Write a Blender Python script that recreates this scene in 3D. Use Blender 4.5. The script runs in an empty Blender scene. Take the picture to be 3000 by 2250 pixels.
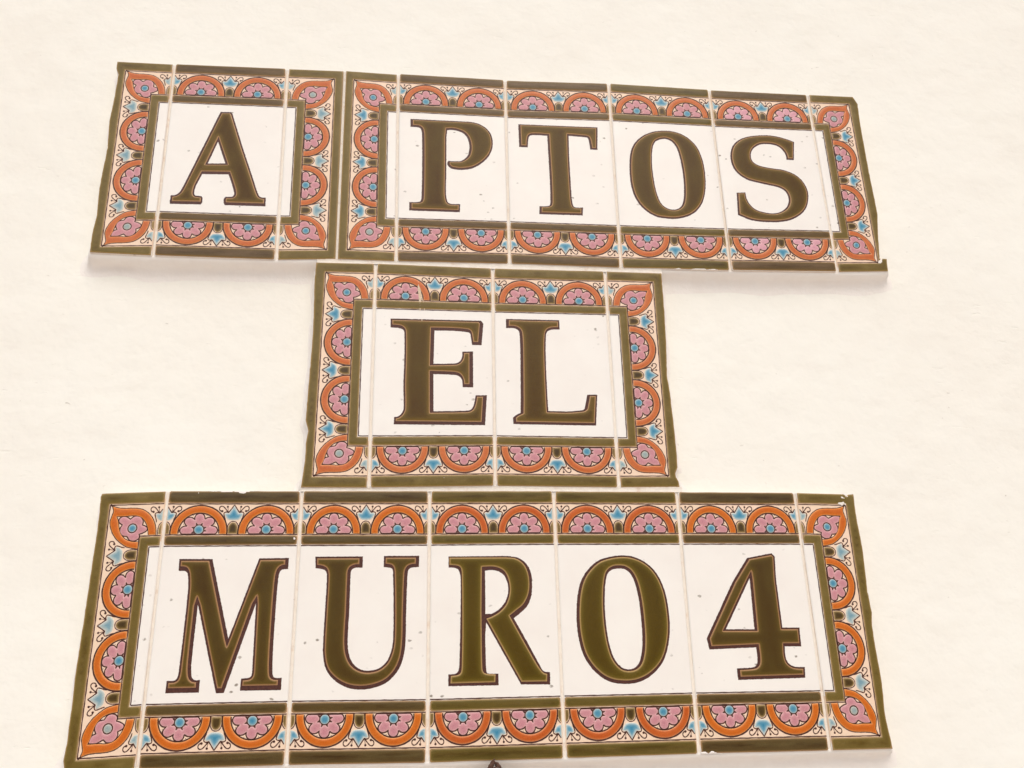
import bpy, math, random
import numpy as np
from mathutils import Matrix, Vector
from mathutils.geometry import delaunay_2d_cdt

random.seed(7)
RNG = np.random.RandomState(11)
scene = bpy.context.scene
COL = scene.collection

# ------------------------------------------------------------------ camera
# Wall plane coordinates are millimetres: X right, Y up, Z out of the wall
# (tile faces at Z = 0).  World: x = X, y = -Z, z = Y + SIGN_TOP, in metres.
SIGN_TOP = 2000.0
CAM_POS = (202.025, -420.495, 517.782)
CAM_AXES = ((0.9939232963, -0.0068196425, -0.1098634315),
            (-0.0311179301, 0.9399583611, -0.3398675534),
            (0.1055848262, 0.3412210016, 0.9340342994))


def world(p):
    return Vector((p[0] / 1000.0, -p[2] / 1000.0, (p[1] + SIGN_TOP) / 1000.0))


W2B = Matrix(((1, 0, 0), (0, 0, -1), (0, 1, 0)))
cam_data = bpy.data.cameras.new('camera')
cam = bpy.data.objects.new('camera', cam_data)
COL.objects.link(cam)
cm = (W2B @ Matrix(CAM_AXES)).to_4x4()
cm.translation = world(CAM_POS)
cam.matrix_world = cm
cam_data.sensor_width = 36.0
cam_data.lens = 36.0 * 2597.35 / 3000.0
cam_data.clip_start = 0.01
cam_data.clip_end = 100.0
scene.camera = cam

# ------------------------------------------------------------------ light
SUN_ELEV = math.radians(47)
SUN_AZ = math.radians(-12)      # a little to the left of straight out from the wall
w = bpy.data.worlds.new('World')
scene.world = w
w.use_nodes = True
wn = w.node_tree.nodes
sky = wn.new('ShaderNodeTexSky')
sky.sky_type = 'NISHITA'
sky.sun_disc = False
sky.sun_elevation = SUN_ELEV
sky.sun_rotation = math.pi + SUN_AZ
sky.air_density = 1.0
sky.dust_density = 3.0
sky.ozone_density = 0.6
bg = wn['Background']
bg.inputs['Strength'].default_value = 0.15
w.node_tree.links.new(sky.outputs[0], bg.inputs[0])
sun_data = bpy.data.lights.new('sun', 'SUN')
sun_data.energy = 1.5
sun_data.angle = math.radians(65)
sun_data.color = (1.0, 0.99, 0.95)
sun = bpy.data.objects.new('sun', sun_data)
COL.objects.link(sun)
sd = Vector((math.sin(SUN_AZ) * math.cos(SUN_ELEV), -math.cos(SUN_AZ) * math.cos(SUN_ELEV), math.sin(SUN_ELEV)))
sun.rotation_euler = sd.to_track_quat('Z', 'Y').to_euler()

vs = scene.view_settings
vs.view_transform = 'Standard'
vs.look = 'None'
vs.gamma = 1.0
vs.exposure = -0.24
vs.use_curve_mapping = False
scene.render.engine = 'CYCLES'

# ------------------------------------------------------------------ measured outlines (mm)
# CORNERS: tile joint corners on the wall plane.  GLYPHS: letter outlines in the
# millimetres of their own tile (u right, v down; a third 1 marks a curve point).
CORNERS={'A':[[[-0.42,-0.21],[37.25,-0.3],[113.02,0.25],[152.25,0.5]],[[-0.12,-149.51],[37.99,-147.89],[113.93,-148.83],[151.89,-147.4]]],'P':[[[152.59,0.86],[189.61,-0.19],[265.12,-1.26],[340.52,0.06],[415.37,-1.73],[490.68,-2.08],[527.68,-2.32]],[[151.96,-147.5],[189.97,-148.2],[264.02,-148.15],[338.8,-149.46],[414.28,-149.54],[490.13,-148.88],[527.1,-147.58]]],'E':[[[139.04,-149.56],[176.95,-149.7],[252.72,-151.43],[327.53,-151.86],[365.99,-152.4]],[[136.59,-297.62],[175.99,-298.05],[250.85,-297.33],[326.44,-298.7],[364.35,-298.66]]],'M':[[[24.83,-299.91],[61.77,-298.84],[137.46,-299.34],[211.75,-299.83],[285.96,-300.31],[362.17,-301.35],[437.02,-302.39],[475.07,-303.75]],[[24.23,-447.41],[60.47,-446.34],[136.3,-447.06],[210.52,-448.72],[285.26,-449.15],[360.68,-449.65],[436.67,-450.6],[473.39,-451.01]]]}
GLYPHS={
'A':[[(33.06,37.96),(39.71,37.65),(40.98,39.23),(49.3,65.46),(56.51,86.48),(59.57,95.84),(61.78,101.43,1),(63.3,102.6,1),(66.23,102.88),(66.29,109.25),(40.8,109.41),(39.97,107.49),(39.92,104.55),(40.98,103.18),(44.68,103.03,1),(45.92,101.84,1),(46.07,100.36,1),(45.3,96.93,1),(41.67,86.36),(25.1,86.82),(21.91,95.93,1),(21.16,100.9,1),(21.85,102.84,1),(23.73,103.26,1),(25.99,103.41),(26.7,104.61),(26.77,108.03),(25.87,109.53),(6.86,109.93),(6.63,107.4),(6.82,103.57),(9.83,103.1,1),(12.44,100.28,1),(14.76,94.0)],[(33.2,61.54),(39.0,78.06),(27.9,78.54)]],
'P':[[(8.64,37.39),(46.37,37.36),(51.52,37.58,1),(56.66,39.08,1),(61.34,42.41,1),(64.28,47.11,1),(65.37,53.66,1),(64.71,59.25,1),(62.05,65.4,1),(57.07,71.11,1),(51.08,75.1,1),(43.46,76.77,1),(38.41,76.41,1),(35.89,75.55,1),(34.01,73.18,1),(33.89,71.22,1),(34.66,69.95),(35.92,70.13),(42.25,69.83,1),(45.23,68.2,1),(48.02,64.59,1),(49.06,58.03,1),(47.94,51.54,1),(45.2,47.38,1),(40.74,45.34,1),(36.9,44.79,1),(33.92,45.21),(33.38,50.8),(33.14,80.56),(32.87,95.08,1),(33.35,99.85,1),(34.3,102.67,1),(36.58,103.54,1),(42.4,103.56),(42.15,109.74),(8.21,109.66),(8.16,103.27),(15.04,102.82,1),(16.07,101.46,1),(16.46,95.73,1),(16.71,81.29,1),(16.62,51.7,1),(16.09,46.19,1),(14.82,44.24,1),(12.49,43.87,1),(8.68,43.83)]],
'T':[[(8.54,37.27),(64.9,37.86),(63.75,56.52),(58.66,56.34),(58.29,51.61,1),(57.36,47.04,1),(55.51,46.4,1),(43.84,45.64),(43.5,61.85),(43.69,90.8,1),(44.02,98.52,1),(44.77,102.08,1),(46.55,102.93,1),(51.23,102.85),(50.8,108.97),(21.01,109.14),(21.35,103.01),(26.86,102.69,1),(28.48,101.7,1),(28.99,96.54,1),(29.15,83.56,1),(28.79,55.97,1),(28.68,46.21),(22.42,45.9,1),(16.85,46.39,1),(15.5,48.35,1),(14.71,56.23),(8.74,56.09)]],
'O':[[(37.42,38.07,1),(43.72,38.2,1),(49.9,39.89,1),(55.86,43.94,1),(60.69,50.11,1),(63.45,58.69,1),(64.56,67.79,1),(64.45,77.88,1),(63.42,85.9,1),(61.35,93.41,1),(58.12,99.43,1),(53.26,104.49,1),(47.31,107.63,1),(40.22,109.25,1),(33.74,109.2,1),(27.35,108.16,1),(21.56,105.02,1),(16.74,100.17,1),(13.1,93.56,1),(11.06,85.37,1),(10.52,76.06,1),(10.87,67.6,1),(11.98,59.02,1),(13.95,52.84,1),(17.43,47.54,1),(23.14,42.58,1),(30.12,39.31,1)],[(36.39,45.12,1),(39.53,45.19,1),(42.96,47.04,1),(45.72,51.5,1),(47.33,58.57,1),(48.3,67.64,1),(48.59,76.65,1),(48.22,85.62,1),(47.33,93.04,1),(45.79,97.99,1),(43.36,100.77,1),(39.98,102.02,1),(36.11,101.55,1),(32.81,99.51,1),(30.47,96.21,1),(28.93,90.91,1),(27.76,83.61,1),(27.14,74.73,1),(27.12,65.24,1),(27.88,56.61,1),(29.25,50.42,1),(31.76,46.94,1)]],
'S':[[(58.62,42.52),(56.33,58.01),(50.96,58.07),(50.48,53.13,1),(47.89,48.53,1),(44.07,46.07,1),(38.21,45.27,1),(32.61,46.05,1),(27.63,49.4,1),(25.01,54.19,1),(25.07,59.37,1),(26.8,61.87,1),(30.84,64.03,1),(39.69,65.75,1),(47.28,66.75,1),(54.6,69.82,1),(59.43,74.26,1),(62.21,80.29,1),(62.88,86.61,1),(61.4,93.71,1),(58.57,99.29,1),(53.89,103.89,1),(46.67,107.79,1),(38.9,109.46,1),(33.11,109.76,1),(25.2,109.57,1),(17.87,108.29,1),(9.73,104.6),(10.75,86.68),(17.28,86.32),(17.48,91.05,1),(19.34,95.96,1),(22.86,99.81,1),(28.36,101.88,1),(34.91,102.68,1),(39.95,101.55,1),(44.85,98.19,1),(47.55,93.12,1),(47.63,87.6,1),(45.47,83.64,1),(41.28,81.25,1),(34.73,79.7,1),(26.87,77.95,1),(19.94,75.91,1),(14.56,72.05,1),(11.09,67.09,1),(9.66,60.5,1),(10.04,54.3,1),(12.33,47.98,1),(16.98,43.07,1),(23.29,39.89,1),(31.75,38.19,1),(40.09,37.7,1),(47.8,38.77,1),(54.02,40.61,1)]],
'E':[[(10.25,38.57),(67.02,38.41),(68.65,40.45),(67.37,55.47),(61.39,55.46),(60.62,50.1,1),(59.93,47.29,1),(57.6,46.58,1),(49.19,46.04,1),(37.8,46.1),(37.39,68.82),(49.24,68.36,1),(52.47,67.8,1),(54.78,64.99,1),(55.34,60.18),(61.98,59.93),(61.97,84.22),(55.45,84.15),(55.0,79.47,1),(53.39,77.01,1),(50.18,76.07,1),(37.35,75.67),(37.65,100.07),(53.85,99.76,1),(59.76,99.25,1),(61.82,97.05,1),(63.54,89.47),(70.43,89.31),(69.16,109.0),(13.74,108.53),(13.87,103.87),(16.09,103.49,1),(18.06,101.83,1),(19.35,98.73,1),(19.05,82.87,1),(19.28,63.2,1),(19.04,49.66,1),(18.62,46.63,1),(16.29,45.17,1),(10.39,44.72)]],
'L':[[(8.17,36.59),(42.75,36.66),(42.78,43.23),(37.57,43.51,1),(34.88,44.73,1),(33.83,47.36,1),(33.12,61.3,1),(33.21,86.49,1),(33.47,99.05),(45.29,99.08,1),(52.3,98.46,1),(55.84,97.66,1),(56.94,94.45,1),(58.46,87.74),(64.92,87.62),(62.98,108.17),(11.64,108.07),(11.36,103.82),(13.36,102.09,1),(16.15,100.58),(16.44,91.76),(16.91,56.54,1),(16.64,47.25,1),(15.99,44.66,1),(13.63,43.16,1),(8.06,43.03)]],
'M':[[(10.37,39.09),(28.21,39.22),(40.4,82.68),(53.67,39.01),(69.98,38.92),(69.86,45.13),(66.65,45.46,1),(65.4,46.86,1),(64.8,51.39,1),(64.49,69.24,1),(64.63,93.32,1),(65.2,101.81,1),(66.01,103.32,1),(67.7,103.63,1),(70.07,103.54),(70.0,109.91),(48.66,109.84),(48.73,103.59),(52.96,103.2,1),(54.05,102.06,1),(54.22,97.85,1),(53.65,63.94),(40.39,110.81),(36.29,110.87),(22.71,64.06),(22.32,94.92,1),(22.95,101.45,1),(24.35,103.8,1),(27.52,103.77),(27.52,110.31),(10.29,110.31),(10.41,103.98),(14.57,103.83,1),(15.8,102.24,1),(16.22,97.14,1),(16.69,56.37,1),(15.91,48.42,1),(14.72,46.16,1),(10.55,45.62)]],
'U':[[(9.75,38.24),(36.79,38.24),(36.76,44.59),(32.48,44.73,1),(30.52,46.06,1),(30.18,50.27,1),(30.16,68.81,1),(29.89,83.11,1),(30.51,90.17,1),(32.42,95.31,1),(35.46,98.58,1),(39.4,100.24,1),(43.78,100.28,1),(48.13,98.94,1),(51.95,95.49,1),(54.27,89.91,1),(55.1,83.32,1),(54.97,66.56,1),(54.33,49.4,1),(53.83,45.42,1),(52.19,44.66,1),(48.88,44.3),(48.87,37.98),(69.26,37.96),(69.09,44.39),(64.91,44.72,1),(63.14,45.96,1),(62.56,50.43,1),(62.22,71.44,1),(62.08,85.74,1),(60.77,94.64,1),(57.47,101.57,1),(52.23,106.58,1),(45.51,109.25,1),(37.81,110.17,1),(30.54,109.09,1),(23.65,105.36,1),(18.82,99.8,1),(16.77,92.37,1),(16.42,85.35,1),(16.59,68.71,1),(16.79,50.2,1),(16.27,46.74,1),(14.47,45.49,1),(10.09,44.73)]],
'R':[[(11.25,38.48),(46.04,38.51),(52.15,39.56,1),(56.67,42.82,1),(59.32,47.79,1),(59.95,54.66,1),(59.1,61.94,1),(56.4,67.2,1),(52.78,70.5,1),(48.69,73.53),(55.8,86.14),(61.84,97.39,1),(64.15,101.58,1),(65.83,102.76,1),(68.53,102.91),(68.41,109.43),(51.89,109.15),(32.74,75.42),(32.14,82.92),(32.37,100.46,1),(33.07,102.75,1),(35.73,103.12,1),(39.23,103.2),(39.26,109.31),(11.18,109.12),(11.17,102.96),(15.41,102.6,1),(16.86,101.04,1),(17.46,94.21,1),(18.03,73.3,1),(18.27,51.77,1),(17.53,47.38,1),(16.03,45.41,1),(11.26,44.77)],[(32.56,46.79),(36.71,46.49,1),(41.25,47.71,1),(44.23,50.58,1),(45.86,56.45,1),(44.97,62.24,1),(42.36,66.53,1),(38.8,69.58,1),(35.79,70.97),(32.41,70.92)]],
'0':[[(38.97,38.41,1),(44.46,39.02,1),(50.34,41.26,1),(55.58,45.21,1),(59.67,50.87,1),(62.55,58.66,1),(63.84,67.33,1),(64.13,76.84,1),(63.23,85.28,1),(60.9,93.6,1),(57.72,99.52,1),(52.94,104.44,1),(47.33,107.95,1),(40.91,109.85,1),(34.63,110.03,1),(27.98,108.92,1),(22.4,106.11,1),(16.95,100.83,1),(12.99,94.19,1),(10.8,85.46,1),(10.07,76.19,1),(10.55,66.81,1),(11.96,58.28,1),(14.26,52.06,1),(18.0,46.76,1),(23.74,41.9,1),(30.88,39.37,1)],[(36.95,46.11,1),(39.92,46.61,1),(42.77,48.82,1),(45.15,53.94,1),(46.61,61.43,1),(47.29,69.07,1),(47.55,77.58,1),(47.42,85.99,1),(46.48,93.37,1),(44.61,98.83,1),(41.99,101.52,1),(38.55,102.27,1),(35.2,101.62,1),(32.23,99.07,1),(29.84,94.93,1),(28.09,88.02,1),(27.04,79.2,1),(26.78,69.81,1),(27.26,60.31,1),(28.29,53.11,1),(29.8,48.76,1),(32.93,46.58,1)]],
'4':[[(39.54,40.12),(55.11,37.36),(56.85,39.38),(55.91,53.1),(56.1,80.55),(66.33,80.65),(65.99,91.23),(56.09,91.12),(55.79,95.9,1),(56.54,99.64,1),(58.77,101.76,1),(61.69,102.5,1),(66.46,102.71),(65.95,108.58),(26.14,109.2),(26.11,102.92),(34.11,102.57,1),(37.18,101.93,1),(38.53,99.86,1),(38.95,95.69,1),(38.86,91.48),(11.09,92.31),(10.05,86.23),(29.1,53.98)],[(39.67,52.05),(39.09,81.34),(22.02,81.17)]],
}
R_GLAZE=[(11.76,39.23),(45.0,39.35),(50.6,40.04,1),(55.12,43.06,1),(57.53,47.77,1),(58.34,54.16,1),(57.37,60.47,1),(54.43,65.73,1),(50.32,69.03,1),(46.23,72.07),(60.37,97.36,1),(63.17,101.56,1),(65.07,103.43,1),(66.87,103.93),(66.61,107.8),(52.18,107.71),(32.92,73.53),(36.26,72.4,1),(41.3,69.38,1),(44.9,65.13,1),(46.82,58.4,1),(46.22,52.07,1),(43.8,47.14,1),(39.78,44.89,1),(35.73,44.36,1),(30.66,44.56),(30.1,68.74),(30.2,99.04,1),(30.89,102.25,1),(33.3,103.21,1),(37.67,103.53),(37.35,107.6),(12.42,107.72),(12.62,103.89),(16.85,103.31,1),(18.31,101.98,1),(18.82,95.61,1),(19.17,73.32,1),(19.03,49.34,1),(18.55,45.43,1),(17.04,43.94,1),(11.76,43.31)]
CUT_EDGES={
'A0':[(0.0,-0.0),(0.06,5.83),(1.85,10.66),(1.79,17.73),(1.31,30.12),(0.41,48.11),(1.58,68.73),(0.92,80.9),(0.17,98.81),(0.9,118.26),(-0.18,132.54),(-0.02,144.91)],
'P5':[(36.29,-0.21),(39.11,6.64),(38.28,20.42),(38.03,48.6),(38.01,74.74),(38.37,91.76),(38.33,101.36),(36.53,113.23),(34.77,127.26),(33.6,137.39),(38.96,137.66),(38.2,147.7)],
'E0':[(-0.0,0.0),(-0.24,14.54),(0.24,30.04),(0.71,45.25),(0.84,59.2),(0.69,67.07),(0.45,84.49),(0.34,94.01),(0.07,106.21),(1.58,111.29),(1.86,113.14),(0.99,120.95),(1.19,130.93),(0.5,139.9),(0.0,147.7)],
'E3':[(38.2,-0.0),(38.03,12.4),(38.14,28.72),(37.56,45.82),(37.04,58.42),(36.27,73.91),(37.22,86.07),(37.46,97.08),(38.03,110.89),(38.23,125.43),(37.88,134.98),(36.05,138.76),(36.42,141.12),(37.87,143.95),(38.2,147.7)],
'M0':[(5.27,-0.62),(0.73,0.43),(0.29,2.22),(0.74,13.17),(0.73,27.82),(0.47,40.27),(0.44,50.65),(0.18,62.72),(-0.07,74.58),(-0.41,88.91),(-0.65,100.34),(-0.22,109.9),(-0.21,122.7),(-0.12,132.77),(-0.72,141.01),(0.45,146.01)],
'M6':[(28.27,-0.05),(33.06,1.79),(34.4,0.44),(38.2,0.0),(37.73,11.49),(38.03,20.13),(38.65,35.02),(37.91,51.72),(37.65,59.94),(38.37,72.1),(37.19,79.11),(37.19,91.96),(37.83,110.36),(36.67,129.24),(37.12,135.75),(37.75,141.29),(38.2,147.7)],
}
MARKS=[
('A',1,'smear',[(42.21,150.16),(46.21,149.06),(53.52,148.51),(54.27,147.44),(55.33,148.63),(57.6,148.26),(62.48,147.51),(65.8,148.14),(69.06,147.64),(73.24,148.71),(73.34,150.6),(42.33,151.76)]),
('P',3,'smear',[(27.07,150.26),(31.12,149.09),(35.23,147.37),(39.26,146.73),(42.17,147.63),(45.12,147.99),(51.23,146.65),(54.29,146.03),(58.18,147.24),(63.25,146.68),(67.16,147.67),(71.55,148.87),(71.34,150.84),(26.89,152.4)]),
('M',1,'smear',[(15.1,-0.74),(19.02,-0.04),(21.34,0.16),(24.87,0.78),(29.1,0.57),(31.12,1.59),(33.0,0.98),(34.6,1.6),(36.45,0.57),(39.63,1.6),(42.07,2.95),(43.9,1.6),(46.16,0.57),(50.04,0.37),(53.13,-0.04),(57.77,-0.74)]),
('M',5,'smear',[(0.46,147.99),(1.17,146.54),(3.41,146.16),(5.21,147.33),(6.37,145.36),(8.24,145.84),(10.03,147.09),(13.36,147.35),(19.09,147.74),(18.0,148.85),(0.76,148.86)]),
('M',5,'smear',[(43.24,148.06),(51.03,148.15),(51.14,148.77),(43.17,148.67)]),
('P',5,'chip',[(32.73,138.6),(34.82,137.52),(35.68,138.62),(34.86,140.8),(33.22,141.66),(31.53,140.56)]),
('M',6,'chip',[(28.33,1.64),(31.04,1.71),(32.67,2.84),(31.98,3.45),(29.32,3.08)]),
('M',6,'chip',[(34.18,4.79),(35.68,4.87),(34.73,5.51)]),
('M',6,'chip',[(27.14,5.48),(30.57,4.74),(31.99,6.23),(31.66,7.4),(30.63,6.26),(29.52,7.6),(26.7,6.37)]),
('M',6,'chip',[(29.61,-0.75),(31.94,-0.23),(34.1,1.48),(35.58,2.61),(34.95,2.78),(32.62,1.23)]),
('E',1,'scratch',[(26.41,11.35),(27.4,11.62),(28.23,15.48),(29.28,20.71),(30.18,24.61),(29.32,24.21),(28.88,26.84),(28.92,32.48),(28.34,32.58),(27.68,24.27),(27.09,18.16)]),
('E',1,'scratch',[(29.5,38.49),(29.96,38.47),(30.56,43.17),(31.23,47.41),(31.8,50.57),(31.34,50.58),(30.84,47.63),(30.02,43.39)]),
('E',1,'scratch',[(29.95,24.62),(30.5,25.04),(31.32,28.49),(31.6,32.3),(31.21,32.31),(30.93,28.72)]),
('M',1,'speck',[(16.82,1.18),(17.38,0.98),(17.99,1.31),(17.98,2.0),(17.3,2.12),(16.87,1.71)]),
('M',1,'speck',[(71.43,27.73),(72.17,27.14),(72.9,27.82),(72.75,28.61),(71.99,28.77),(71.5,28.37)]),
('M',5,'speck',[(7.26,2.07),(7.92,1.91),(8.08,2.7),(7.69,3.34),(7.17,3.09)]),
('E',1,'speck',[(49.77,102.52),(50.45,102.13),(51.4,103.38),(51.13,103.95),(50.14,103.67)]),
('E',1,'speck',[(36.24,103.43),(37.14,103.33),(37.33,103.9),(36.52,104.19)]),
('E',1,'speck',[(43.42,140.94),(44.3,141.13),(44.66,142.51),(44.05,142.95),(43.6,142.04)]),
('M',5,'speck',[(67.54,141.22),(68.13,141.23),(69.63,143.04),(69.01,143.2)]),
]
TILE_H = 147.7
LET_W = 75.0
END_W = 38.2


# ------------------------------------------------------------------ materials
def lin(c):
    return tuple(((x / 255.0) / 12.92 if x <= 10 else ((x / 255.0 + 0.055) / 1.055) ** 2.4) for x in c)


GAIN = 0.92


def rgba(c, g=GAIN):
    r = lin(c)
    return (r[0] * g, r[1] * g, r[2] * g, 1.0)


def new_mat(name):
    m = bpy.data.materials.new(name)
    m.use_nodes = True
    nt = m.node_tree
    return m, nt, nt.nodes['Principled BSDF']


def N(nt, kind, **kw):
    n = nt.nodes.new(kind)
    for k, v in kw.items():
        setattr(n, k, v)
    return n


def coords(nt, scale=(1, 1, 1)):
    tc = N(nt, 'ShaderNodeTexCoord')
    mp = N(nt, 'ShaderNodeMapping')
    mp.inputs['Scale'].default_value = scale
    # every piece samples its own patch of the pattern
    oi = N(nt, 'ShaderNodeObjectInfo')
    off = N(nt, 'ShaderNodeVectorMath', operation='MULTIPLY_ADD')
    nt.links.new(oi.outputs['Random'], off.inputs[0])
    off.inputs[1].default_value = (5.3, 3.7, 4.1)
    nt.links.new(tc.outputs['Object'], off.inputs[2])
    nt.links.new(off.outputs[0], mp.inputs['Vector'])
    return mp.outputs['Vector']


def noise(nt, vec, scale, detail=4.0, rough=0.55):
    n = N(nt, 'ShaderNodeTexNoise')
    n.inputs['Scale'].default_value = scale
    n.inputs['Detail'].default_value = detail
    n.inputs['Roughness'].default_value = rough
    nt.links.new(vec, n.inputs['Vector'])
    return n.outputs['Fac']


def ramp(nt, fac, stops, interp='LINEAR'):
    r = N(nt, 'ShaderNodeValToRGB')
    r.color_ramp.interpolation = interp
    el = r.color_ramp.elements
    while len(el) > 1:
        el.remove(el[-1])
    el[0].position, el[0].color = stops[0]
    for p, c in stops[1:]:
        e = el.new(p)
        e.color = c
    nt.links.new(fac, r.inputs['Fac'])
    return r.outputs['Color']


def mix(nt, fac, a, b, mode='MIX'):
    m = N(nt, 'ShaderNodeMix', data_type='RGBA', blend_type=mode)
    for s, v in ((m.inputs['Factor'], fac), (m.inputs['A'], a), (m.inputs['B'], b)):
        if hasattr(v, 'is_linked'):
            nt.links.new(v, s)
        else:
            s.default_value = v
    return m.outputs['Result']


def bump(nt, b, h, strength, dist):
    n = N(nt, 'ShaderNodeBump')
    n.inputs['Strength'].default_value = strength
    n.inputs['Distance'].default_value = dist
    nt.links.new(h, n.inputs['Height'])
    nt.links.new(n.outputs['Normal'], b.inputs['Normal'])


def glaze(name, stops, streak, rough=0.2, scale=(60, 220, 60), amount=0.75, spec=0.2):
    """Pooled enamel: pigment is thin and pale along the rim ('rim' = 0), full inside."""
    m, nt, b = new_mat(name)
    at = N(nt, 'ShaderNodeAttribute', attribute_name='rim')
    base = ramp(nt, at.outputs['Fac'], [(p, rgba(c)) for p, c in stops])
    v = coords(nt, scale)
    f = noise(nt, v, 1.0, 5.0, 0.6)
    fr = ramp(nt, f, [(0.36, (0, 0, 0, 1)), (0.68, (1, 1, 1, 1))])
    mul = N(nt, 'ShaderNodeMath', operation='MULTIPLY')
    nt.links.new(fr, mul.inputs[0])
    nt.links.new(at.outputs['Fac'], mul.inputs[1])
    mul2 = N(nt, 'ShaderNodeMath', operation='MULTIPLY')
    nt.links.new(mul.outputs[0], mul2.inputs[0])
    mul2.inputs[1].default_value = amount
    col = mix(nt, mul2.outputs[0], base, rgba(streak))
    v2 = coords(nt, (1, 1, 1))
    g = noise(nt, v2, 2600.0, 2.0, 0.6)
    gr = ramp(nt, g, [(0.32, (0.86, 0.86, 0.86, 1)), (0.66, (1.1, 1.1, 1.1, 1))])
    col = mix(nt, 1.0, col, gr, 'MULTIPLY')
    nt.links.new(col, b.inputs['Base Color'])
    b.inputs['Roughness'].default_value = rough
    b.inputs['Specular IOR Level'].default_value = spec
    h = noise(nt, v2, 420.0, 3.0, 0.5)
    bump(nt, b, h, 0.25, 0.0004)
    return m


TAN = (176, 142, 98)
OLIVE = {
    'brown': glaze('olive_glaze_brown', [(0.0, TAN), (0.16, (150, 118, 76)), (0.36, (102, 80, 40)), (0.75, (84, 63, 28)), (1.0, (74, 53, 24))], (116, 92, 62), amount=0.9, scale=(36, 210, 36)),
    'dark': glaze('olive_glaze_dark', [(0.0, TAN), (0.16, (150, 118, 78)), (0.36, (94, 74, 36)), (0.75, (78, 58, 26)), (1.0, (66, 47, 20))], (104, 88, 52), amount=0.9, scale=(36, 210, 36)),
    'green': glaze('olive_glaze_green', [(0.0, TAN), (0.16, (156, 128, 78)), (0.36, (104, 88, 34)), (0.75, (86, 70, 20)), (1.0, (74, 56, 12))], (116, 96, 48), amount=0.9, scale=(36, 210, 36)),
    'end': glaze('olive_glaze_end', [(0.0, TAN), (0.16, (160, 132, 84)), (0.36, (116, 97, 44)), (0.75, (102, 82, 32)), (1.0, (92, 72, 26))], (134, 114, 62), amount=0.8, scale=(70, 70, 70)),
}
LETTER = {
    'brown': glaze('letter_glaze_brown', [(0.0, (204, 164, 122)), (0.08, (182, 142, 98)), (0.2, (116, 92, 44)), (0.6, (94, 71, 31)), (1.0, (82, 58, 24))], (98, 80, 32), scale=(60, 22, 60), spec=0.12, amount=0.55),
    'dark': glaze('letter_glaze_dark', [(0.0, (190, 146, 104)), (0.10, (164, 124, 80)), (0.24, (100, 80, 34)), (0.6, (84, 64, 26)), (1.0, (76, 55, 22))], (92, 76, 34), scale=(60, 22, 60), spec=0.12, amount=0.55),
    'green': glaze('letter_glaze_green', [(0.0, (198, 162, 108)), (0.10, (172, 140, 84)), (0.24, (108, 90, 34)), (0.6, (90, 73, 20)), (1.0, (80, 62, 14))], (96, 76, 24), scale=(60, 22, 60), spec=0.12, amount=0.55),
}
ORANGE = {
    'pale': glaze('orange_glaze_pale', [(0.0, (236, 170, 122)), (0.24, (216, 130, 76)), (0.5, (198, 104, 54)), (1.0, (188, 92, 44))], (208, 122, 70), amount=0.9, scale=(90, 90, 90)),
    'red': glaze('orange_glaze_red', [(0.0, (234, 162, 108)), (0.24, (210, 116, 58)), (0.5, (192, 90, 34)), (1.0, (178, 78, 26))], (204, 106, 48), amount=0.9, scale=(90, 90, 90)),
    'warm': glaze('orange_glaze_warm', [(0.0, (238, 170, 98)), (0.24, (220, 124, 50)), (0.5, (204, 104, 30)), (1.0, (194, 92, 20))], (212, 114, 38), amount=0.9, scale=(90, 90, 90)),
}
PINK = glaze('pink_glaze', [(0.0, (228, 180, 176)), (0.3, (208, 150, 153)), (1.0, (192, 131, 138))], (204, 138, 144), amount=0.9)
PINK_GLARE = glaze('pink_glaze_pale', [(0.0, (234, 190, 190)), (0.3, (222, 164, 172)), (1.0, (210, 148, 160))], (224, 172, 176), amount=0.9)  # S tile flowers: washed-out reflection put into a paler pink
BLUE = glaze('blue_glaze', [(0.0, (232, 222, 204)), (0.16, (190, 204, 200)), (0.45, (116, 164, 182)), (0.8, (72, 140, 168)), (1.0, (52, 126, 160))], (76, 142, 168), scale=(300, 300, 300), amount=0.5)
BLUE_PALE = glaze('blue_glaze_pale', [(0.0, (232, 220, 202)), (0.2, (190, 200, 192)), (0.7, (128, 162, 172)), (1.0, (108, 150, 166))], (150, 174, 178), scale=(300, 300, 300), amount=0.5)
EYE_BLUE = glaze('blue_dot_glaze', [(0.0, (204, 208, 196)), (0.35, (136, 176, 186)), (0.9, (78, 142, 168)), (1.0, (70, 136, 164))], (94, 150, 172), scale=(500, 500, 500))
EYE_GREY = glaze('grey_dot_glaze', [(0.0, (214, 206, 190)), (0.35, (176, 182, 172)), (0.9, (150, 166, 164)), (1.0, (146, 164, 164))], (166, 176, 170), scale=(500, 500, 500))
SEED = glaze('seed_glaze', [(0.0, (196, 164, 116)), (0.25, (146, 120, 74)), (0.6, (90, 70, 34)), (1.0, (66, 48, 22))], (84, 64, 30), scale=(400, 400, 400))
SEED_PALE = glaze('seed_glaze_pale', [(0.0, (196, 164, 116)), (0.25, (158, 132, 84)), (0.6, (122, 100, 56)), (1.0, (98, 78, 38))], (128, 106, 62), scale=(400, 400, 400))


def line_mat():
    m, nt, b = new_mat('manganese_line')
    v = coords(nt)
    f = noise(nt, v, 900.0, 3.0, 0.6)
    c = ramp(nt, f, [(0.35, rgba((66, 33, 24))), (0.7, rgba((90, 49, 37)))])
    nt.links.new(c, b.inputs['Base Color'])
    b.inputs['Roughness'].default_value = 0.45
    b.inputs['Specular IOR Level'].default_value = 0.3
    return m


LINE = line_mat()


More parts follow.
